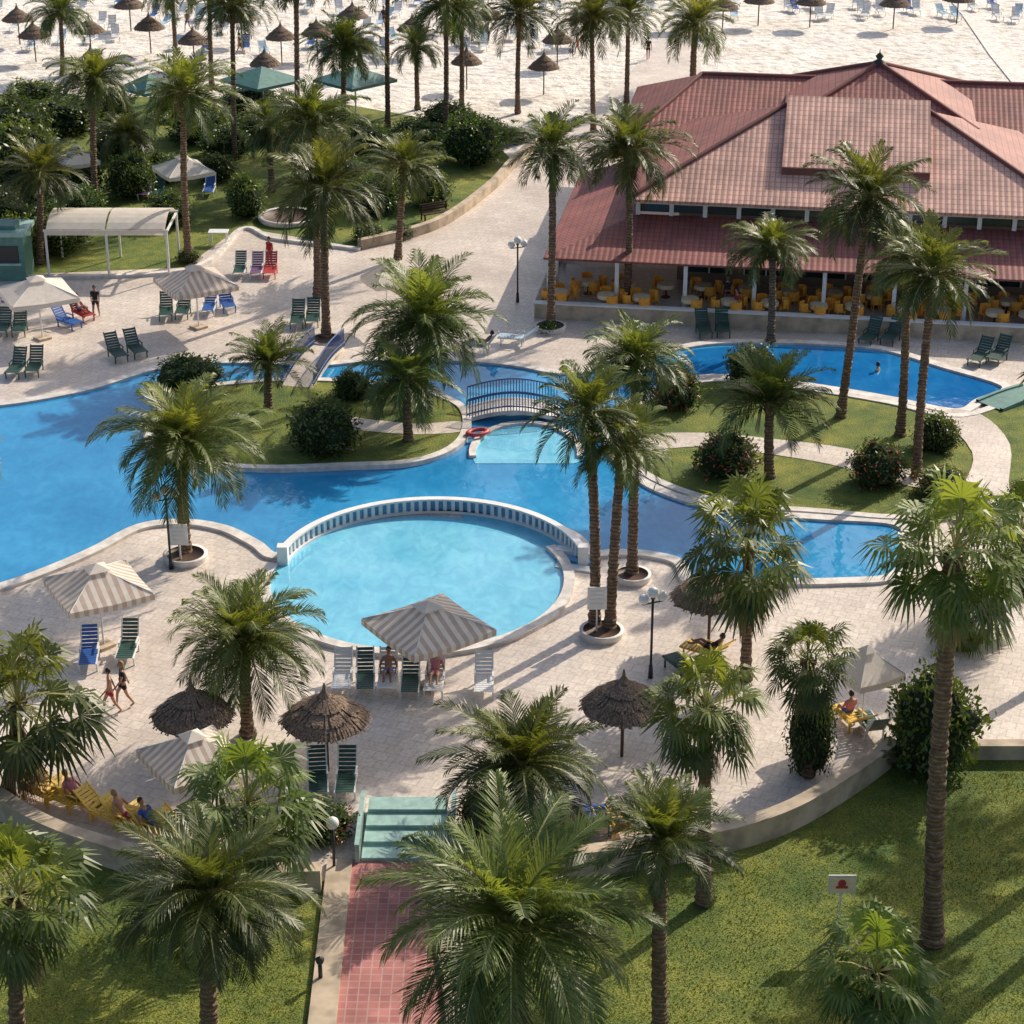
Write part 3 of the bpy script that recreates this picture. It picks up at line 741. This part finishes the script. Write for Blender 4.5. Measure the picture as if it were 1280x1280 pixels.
for xx in(x0+.02,x1-.02): b.add([(xx,y0,zf(y0)-.02),(xx,y1,zf(y1)-.02),(xx,y1,zf(y1)+up-.1),(xx,y0,zf(y0)+up-.1)],[(0,1,2,3)])
b.obj('raised_roof_cheek',[M['roofd']],parent=rest)
b=MB()
for p,q in [((3.9,3.6,5.1),(11.6,11.3,8.4)),((11.6,11.3,8.4),(19.2,11.3,8.4)),((27,3.6,5.1),(19.2,11.3,8.4)),((2,13,4.9),(6.5,21,7.7)),((6.5,21,7.7),(30,21,7.7)),((11.5,12.5,7.1),(16.6,17.8,9.4)),((22,12.5,7.1),(16.6,17.8,9.4)),((11.5,23.5,7.1),(16.6,17.8,9.4)),((22,23.5,7.1),(16.6,17.8,9.4)),((26,5,4.6),(32,12.5,7.4))]:
    b.cyl(Vector(p)+Vector((0,0,.03)),Vector(q)+Vector((0,0,.03)),.14,n=8)
b.obj('ridge_caps',[M['roofd']],parent=rest)
b=MB(); b.lathe([(.4,0),(.34,.2),(.12,.32),(.24,.5),(.04,.7),(.01,.9)],12,(16.6,17.8,9.3)); b.obj('finial',[M['dark']],True,parent=rest)
roofpart('front_awning',[[(0,0,2.9),(36,0,2.9),(36,4.4,4.1),(4.3,4.4,4.1)]],M['awning'],thick=.12)
roofpart('side_awning',[[(0,0,2.9),(4.3,4.4,4.1),(4.3,16,4.1),(0,16,2.9)]],M['awning'],thick=.12)
b=MB()
b.box((19.5,11,2.2),(26,12,4.4),0,0)
b.box((18.2,-.95,.4),(37,.3,.8),0,1)
b.box((18.2,-.95,.84),(37.2,.42,.08),0,2)
b.box((-.15,7.5,.45),(.3,16.6,.9),0,1)
b.box((18,2.95,.2),(36,7.5,.4),0,3)
b.box((15.5,4.25,4.85),(22.6,.2,.22),0,2)
for i in range(14):
    x=4.4+i*1.75
    b.box((x,4.3,4.42),(.22,.2,.62),0,2)
for i in range(11):
    b.box((.25+i*3.5,.35,1.65),(.2,.2,2.45),0,2)
for i in range(5): b.box((.25,3.5+i*3.2,1.65),(.2,.2,2.45),0,2)
b.obj('walls_and_columns',[M['interior'],M['stone'],M['white'],M['pave']],parent=rest)
b=MB()
for i in range(8):
    b.box((8.2+i*3,4.93,2.1),(2.3,.1,2.4),0,0)
    for s in (-1.15,0,1.15): b.box((8.2+i*3+s,4.85,2.1),(.08,.1,2.4),0,1)
b.obj('windows',[M['glass'],M['white']],parent=rest)
b=MB(); b.box((15.5,4.6,4.5),(22.2,.08,.6)); b.obj('clerestory_window',[M['glass']],parent=rest)
def chair():
    b=MB(); b.box((0,0,.44),(.5,.5,.06))
    for i in range(9):
        t=math.radians(180+i*22.5); x,y=.27*math.cos(t),.27*math.sin(t); b.box((x,y,.66),(.11,.04,.46),t+pi/2)
    for sx in(-1,1):
        for sy in(-1,1): b.box((sx*.2,sy*.2,.21),(.05,.05,.42))
    return b.mesh('wicker_chair',[M['wicker']])
CH=chair()
def tabl():
    b=MB(); b.cyl((0,0,.70),(0,0,.75),.45,n=20,mi=0); b.cyl((0,0,0),(0,0,.7),.05,mi=1); b.cyl((0,0,0),(0,0,.04),.25,mi=1); b.lathe([(.46,.74),(.47,.55)],20)
    return b.mesh('round_table',[M['table'],M['darkwood']])
TB=tabl()
Rm=Matrix.Rotation(ang,3,'Z')
def Bw(x,y,z=0): return BO+Rm@Vector((x,y,z+.03))
random.seed(3)
for i in range(14):
    for j in range(2):
        x=1.0+i*2.15+U(-.3,.3)+j*.8; y=.1+j*1.9+U(-.2,.2); p=Bw(x,y,.4); O('round_table',TB,p)
        for k in range(4):
            if R()<.85:
                t=k*pi/2+U(-.3,.3)+.4; O('wicker_chair',CH,Bw(x+.72*math.cos(t),y+.62*math.sin(t),.4),None,t-pi/2+pi+ang)
# ------------------------------------------------------------ lamps, signs, small things
def lampm():
    b=MB(); b.cyl((0,0,0),(0,0,.5),.09,.07,mi=0); b.cyl((0,0,.5),(0,0,3.1),.045,mi=0)
    b.box((0,0,2.95),(.7,.04,.04),0,0)
    for s in(-.35,.35): b.sphere((s,0,3.15),.19,14,1); b.cyl((s,0,2.95),(s,0,3.02),.07,mi=0)
    b.sphere((0,0,3.35),.2,14,1); b.cyl((0,0,3.1),(0,0,3.2),.08,mi=0)
    return b.mesh('street_lamp',[M['dark'],M['globe']],True)
LMP=lampm()
for u,v in [(214,712),(813,848),(647,378),(790,250)]: O('street_lamp',LMP,(*G(u,v),.03),None,.4)
b=MB(); b.cyl((0,0,0),(0,0,1.5),.045); b.sphere((0,0,1.65),.2,14,1); b.obj('garden_lamp',[M['dark'],M['globe']],True,(*G(418,1088),.03))
b=MB(); b.cyl((0,0,0),(0,0,.5),.06); b.lathe([(.1,.5),(.13,.62),(.02,.7)],10); b.obj('bollard_light',[M['dark']],True,(*G(401,1228),.17))
x,y=G(1047,1168); b=MB(); b.cyl((0,0,0),(0,0,1.75),.03,mi=0); b.box((0,-.04,1.75),(.78,.04,.6),0,0); b.box((0,-.065,1.75),(.68,.01,.5),0,1); b.sphere((0,-.07,1.78),.12,10,2,(1,.1,1.2)); b.box((0,-.075,1.66),(.34,.01,.08),.0,2)
b.obj('lawn_sign',[M['pole'],M['table'],M['lred']],False,(x,y,.01))
for u,v,hh in ((228,700,1.2),(745,790,1.5)):
    x,y=G(u,v); b=MB(); b.box((0,-.42,hh),(.7,.04,.9),0,0); b.box((0,-.36,hh*.5),(.06,.06,hh),0,1)
    for k in range(4): b.box((0,-.445,hh+.3-k*.17),(.5,.01,.05),0,1)
    b.obj('notice_board',[M['white'],M['pole']],False,(x,y,.1))
x0,y0=G(452,1078); x1,_=G(560,1078); b=MB(); w=x1-x0
for i in range(4): b.box(((x0+x1)/2,y0+.35+i*.7,.08+.06*i),(w-i*.05,.7,.16+.12*i),0,0)
for xx in (x0-.12,x1+.12): b.box((xx,y0+1.4,.35),(.14,3,.7),0,0)
b.obj('tiled_steps',[M['glassgreen'],M['white']])
x,y=G(545,275); b=MB()
for i in range(3): b.box((0,-.2+i*.16,.45),(1.8,.13,.05))
for i in range(3): b.box((0,.3,.6+i*.15),(1.8,.04,.11))
for s in(-.8,.8): b.box((s,-.18,.22),(.07,.07,.44)); b.box((s,.3,.45),(.07,.07,.9))
b.obj('park_bench',[M['darkwood']],False,(x,y,.03)).rotation_euler[2]=.5
ribbon('garden_wall',smoothpoly([(450,312),(545,286),(612,240),(645,205),(700,160)],False),.4,0,.6,M['stone'],False)
ribbon('garden_kerb',smoothpoly([(-100,349),(0,349),(232,340),(302,289),(340,300),(400,308),(450,314)],False),.3,0,.2,M['coping'],False)
b=MB(); b.box((0,0,.72),(1.1,.7,.05)); [b.box((sx*.45,sy*.28,.35),(.06,.06,.7)) for sx in(-1,1) for sy in(-1,1)]; b.obj('white_table',[M['lwhite']],False,(*G(274,305),.03))
ribbon('beach_boardwalk',gp([(1285,112),(1250,70),(1215,20),(1190,-10)]),1.6,0,.08,M['coping'],False)

# ------------------------------------------------------------ people
def body(name,J,E,rad,mat,parent,root,sub=1):
    ks=list(J); me=bpy.data.meshes.new(name); me.from_pydata([J[k] for k in ks],[(ks.index(a),ks.index(b)) for a,b in E],[])
    o=O(name,me,(0,0,0),parent); m=o.modifiers.new('skin','SKIN'); m.use_smooth_shade=True
    for i,k in enumerate(ks):
        r=rad[k]; me.skin_vertices[0].data[i].radius=(r,r) if not hasattr(r,'__len__') else r
        me.skin_vertices[0].data[i].use_root=(k==root)
    s=o.modifiers.new('sub','SUBSURF'); s.levels=sub; s.render_levels=sub
    me.materials.append(mat); return o
def person(name,loc,rz,pose,skin,top,bottom,hair,long=False,sc_=1):
    par=O(name,None,loc,None,rz,sc_)
    V=Vector
    if pose in('walk','stand'):
        J=dict(pel=V((0,0,.95)),sp=V((0,.0,1.14)),ch=V((0,.01,1.34)),nk=V((0,0,1.47)),hb=V((0,.01,1.56)))
        st=.28 if pose=='walk' else .03
        for s,n in((-1,'l'),(1,'r')):
            f=s*st
            J['hip'+n]=V((s*.09,0,.90)); J['kn'+n]=V((s*.10,f*.55+.05,.50)); J['an'+n]=V((s*.09,f*1.0-.04,.09 if f>=0 else .13)); J['to'+n]=V((s*.10,f+.12,.035))
            J['sh'+n]=V((s*.17,0,1.39)); J['el'+n]=V((s*.23,-f*.35-.02,1.12)); J['wr'+n]=V((s*.24,-f*.9+.06,.88)); J['pa'+n]=V((s*.24,-f*1.05+.08,.81))
    else:
        if pose=='sit':
            J=dict(pel=V((0,0,.52)),sp=V((0,-.03,.70)),ch=V((0,-.08,.88)),nk=V((0,-.09,1.01)),hb=V((0,-.07,1.10)))
            K=lambda s:[V((s*.09,.02,.50)),V((s*.13,.44,.52)),V((s*.12,.5,.11)),V((s*.13,.62,.04)),V((s*.18,-.09,.93)),V((s*.26,-.02,.70)),V((s*.20,.2,.62)),V((s*.18,.27,.6))]
        else:
            J=dict(pel=V((0,-.42,.52)),sp=V((0,-.58,.64)),ch=V((0,-.72,.80)),nk=V((0,-.82,.93)),hb=V((0,-.86,1.0)))
            K=lambda s:[V((s*.09,-.38,.50)),V((s*.12,.02,.66)),V((s*.12,.38,.49)),V((s*.14,.45,.56)),V((s*.18,-.76,.84)),V((s*.30,-.6,.62)),V((s*.27,-.38,.50)),V((s*.25,-.3,.48))]
        for s,n in((-1,'l'),(1,'r')):
            for k,p in zip(('hip','kn','an','to','sh','el','wr','pa'),K(s)): J[k+n]=p
    rad=dict(pel=(.14,.11),sp=(.12,.09),ch=(.15,.10),nk=.05,hb=.05)
    E=[('pel','sp'),('sp','ch'),('ch','nk'),('nk','hb')]
    for n in 'lr':
        rad.update({'hip'+n:.09,'kn'+n:.058,'an'+n:.038,'to'+n:.03,'sh'+n:.055,'el'+n:.04,'wr'+n:.026,'pa'+n:(.035,.018)})
        E+= [('pel','hip'+n),('hip'+n,'kn'+n),('kn'+n,'an'+n),('an'+n,'to'+n),('ch','sh'+n),('sh'+n,'el'+n),('el'+n,'wr'+n),('wr'+n,'pa'+n)]
        d=(J['pa'+n]-J['wr'+n]).normalized(); sd=d.orthogonal().normalized(); q=d.cross(sd)
        for i,ln in enumerate((.065,.08,.085,.078,.06)):
            off=(i-2)*.019; base=J['pa'+n]+q*off+(d*-.03 if i==0 else d*.01)
            dd=(d+q*(-.8 if i==0 else 0)).normalized()
            a='f%d%s'%(i,n); J[a]=base+dd*ln*.5; J[a+'t']=base+dd*ln+sd*.015; rad[a]=.009; rad[a+'t']=.007
            E+=[('pa'+n,a),(a,a+'t')]
    body('body',J,E,rad,skin,par,'pel')
    if top:
        jt={k:J[k] for k in('sp','ch','shl','shr')}; jt['wa']=J['pel'].lerp(J['sp'],.5); jt['el2']=J['shl'].lerp(J['ell'],.5); jt['er2']=J['shr'].lerp(J['elr'],.5)
        body('shirt',jt,[('wa','sp'),('sp','ch'),('ch','shl'),('ch','shr'),('shl','el2'),('shr','er2')],dict(wa=(.155,.125),sp=(.145,.115),ch=(.165,.12),shl=.075,shr=.075,el2=.062,er2=.062),top,par,'sp')
    jb={'pel':J['pel'],'hipl':J['hipl'],'hipr':J['hipr'],'tl':J['hipl'].lerp(J['knl'],.5),'tr':J['hipr'].lerp(J['knr'],.5),'wa':J['pel'].lerp(J['sp'],.35)}
    body('shorts',jb,[('wa','pel'),('pel','hipl'),('pel','hipr'),('hipl','tl'),('hipr','tr')],dict(pel=(.155,.125),hipl=.108,hipr=.108,tl=.095,tr=.095,wa=(.145,.115)),bottom,par,'pel')
    hb=J['hb']+Vector((0,.015,.08)); b=MB()
    b.sphere(hb,.105,14,0,(.78,.95,1.12)); b.sphere(hb+Vector((0,-.018,.02)),.112,14,1,(.82,.92,1.08))
    b.sphere(hb+Vector((0,.105,-.01)),.018,6,0,(.8,1,1.4))
    for s in(-1,1): b.sphere(hb+Vector((s*.033,.092,.012)),.012,6,2); b.sphere(hb+Vector((s*.085,0,0)),.022,6,0,(.4,.8,1.2))
    b.box(hb+Vector((0,.096,-.05)),(.045,.008,.01),0,3)
    if long: b.sphere(hb+Vector((0,-.07,-.09)),.1,10,1,(.8,.5,1.5))
    b.obj('head',[skin,hair,M['dark'],M['c_red']],True,parent=par)
def PP(name,u,v,rz,pose,skin='skin',top=None,bot='c_black',hair='hair',long=False,z=.03):
    person(name,(*G(u,v),z),rz,pose,M[skin],M[top] if top else None,M[bot],M[hair],long)
PP('walking_man',140,893,pi/2+.3,'walk','skin',None,'c_red')
PP('walking_woman',156,884,pi/2+.3,'walk','skin','c_black','c_black','hairb',True)
PP('standing_man',121,398,pi,'walk','skin2','c_black','c_black')
PP('standing_person',338,335,2.5,'stand','skin2','c_red','c_blue')
PP('waiter',908,395,pi,'stand','skin2','c_black','c_black',z=.43)
PP('standing_person',920,402,2,'stand','skin','c_red','c_black')
PP('sunbather',543,865,pi-.05,'lie','skin','c_pink','c_pink','hair')
PP('sunbather',485,862,pi,'lie','skin2',None,'c_blue')
PP('sunbather',110,1014,pi+1,'lie','skin2','c_pink','c_pink','hairb')
PP('sunbather',172,1040,pi+1,'lie','skin',None,'c_red','hairb')
PP('sunbather',205,1050,pi+1,'lie','skin','c_blue','c_blue')
PP('sunbather',720,1038,.2,'lie','skin2',None,'c_red')
PP('sunbather',745,1035,.1,'lie','skin',None,'c_blue')
PP('sunbather',775,1040,.2,'lie','skin','c_pink','c_blue')
PP('sunbather',875,822,1,'lie','skin2','c_black','c_black')
PP('sunbather',595,440,1.2,'lie','skin2',None,'c_black')
PP('sunbather',105,400,pi+.7,'lie','skin2',None,'c_blue')
PP('seated_person',1060,905,.4,'sit','skin','c_pink','c_blue')
PP('swimmer',1097,465,1.0,'stand','skin2',None,'c_blue',z=-1.25)
for i,(u,v) in enumerate([(810,75),(722,70),(235,40),(480,35),(300,70),(650,60)]):
    PP('beach_walker',u,v,i*1.3,'walk','skin2' if i%2 else 'skin',['c_black',None,'c_pink'][i%3],['c_black','c_red','c_blue'][i%3])

# ------------------------------------------------------------ light, camera
az=math.radians(42); el=math.radians(33)
ts=Vector((math.sin(az)*math.cos(el),math.cos(az)*math.cos(el),math.sin(el)))
sd=bpy.data.lights.new('sun','SUN'); sd.energy=5; sd.angle=math.radians(.5); sd.color=(1,.90,.75)
so=O('sun',sd,(0,0,60)); so.rotation_euler=(-ts).to_track_quat('-Z','Y').to_euler()
w=bpy.data.worlds.new('World'); sc.world=w; w.use_nodes=True; nt=w.node_tree
sk=nt.nodes.new('ShaderNodeTexSky'); sk.sky_type='NISHITA'; sk.sun_disc=False; sk.sun_elevation=el; sk.sun_rotation=az; sk.dust_density=3.0
bg=nt.nodes['Background']; bg.inputs['Strength'].default_value=.15
nt.links.new(sk.outputs[0],bg.inputs['Color'])
cam=bpy.data.cameras.new('camera'); co=O('camera',cam,(0,0,H)); co.rotation_euler=(pi/2-P,0,0)
cam.sensor_width=36; cam.lens=36*F/1280; cam.clip_end=6000; cam.clip_start=1
sc.camera=co
sc.view_settings.view_transform='Standard'; sc.view_settings.look='None'; sc.view_settings.exposure=0
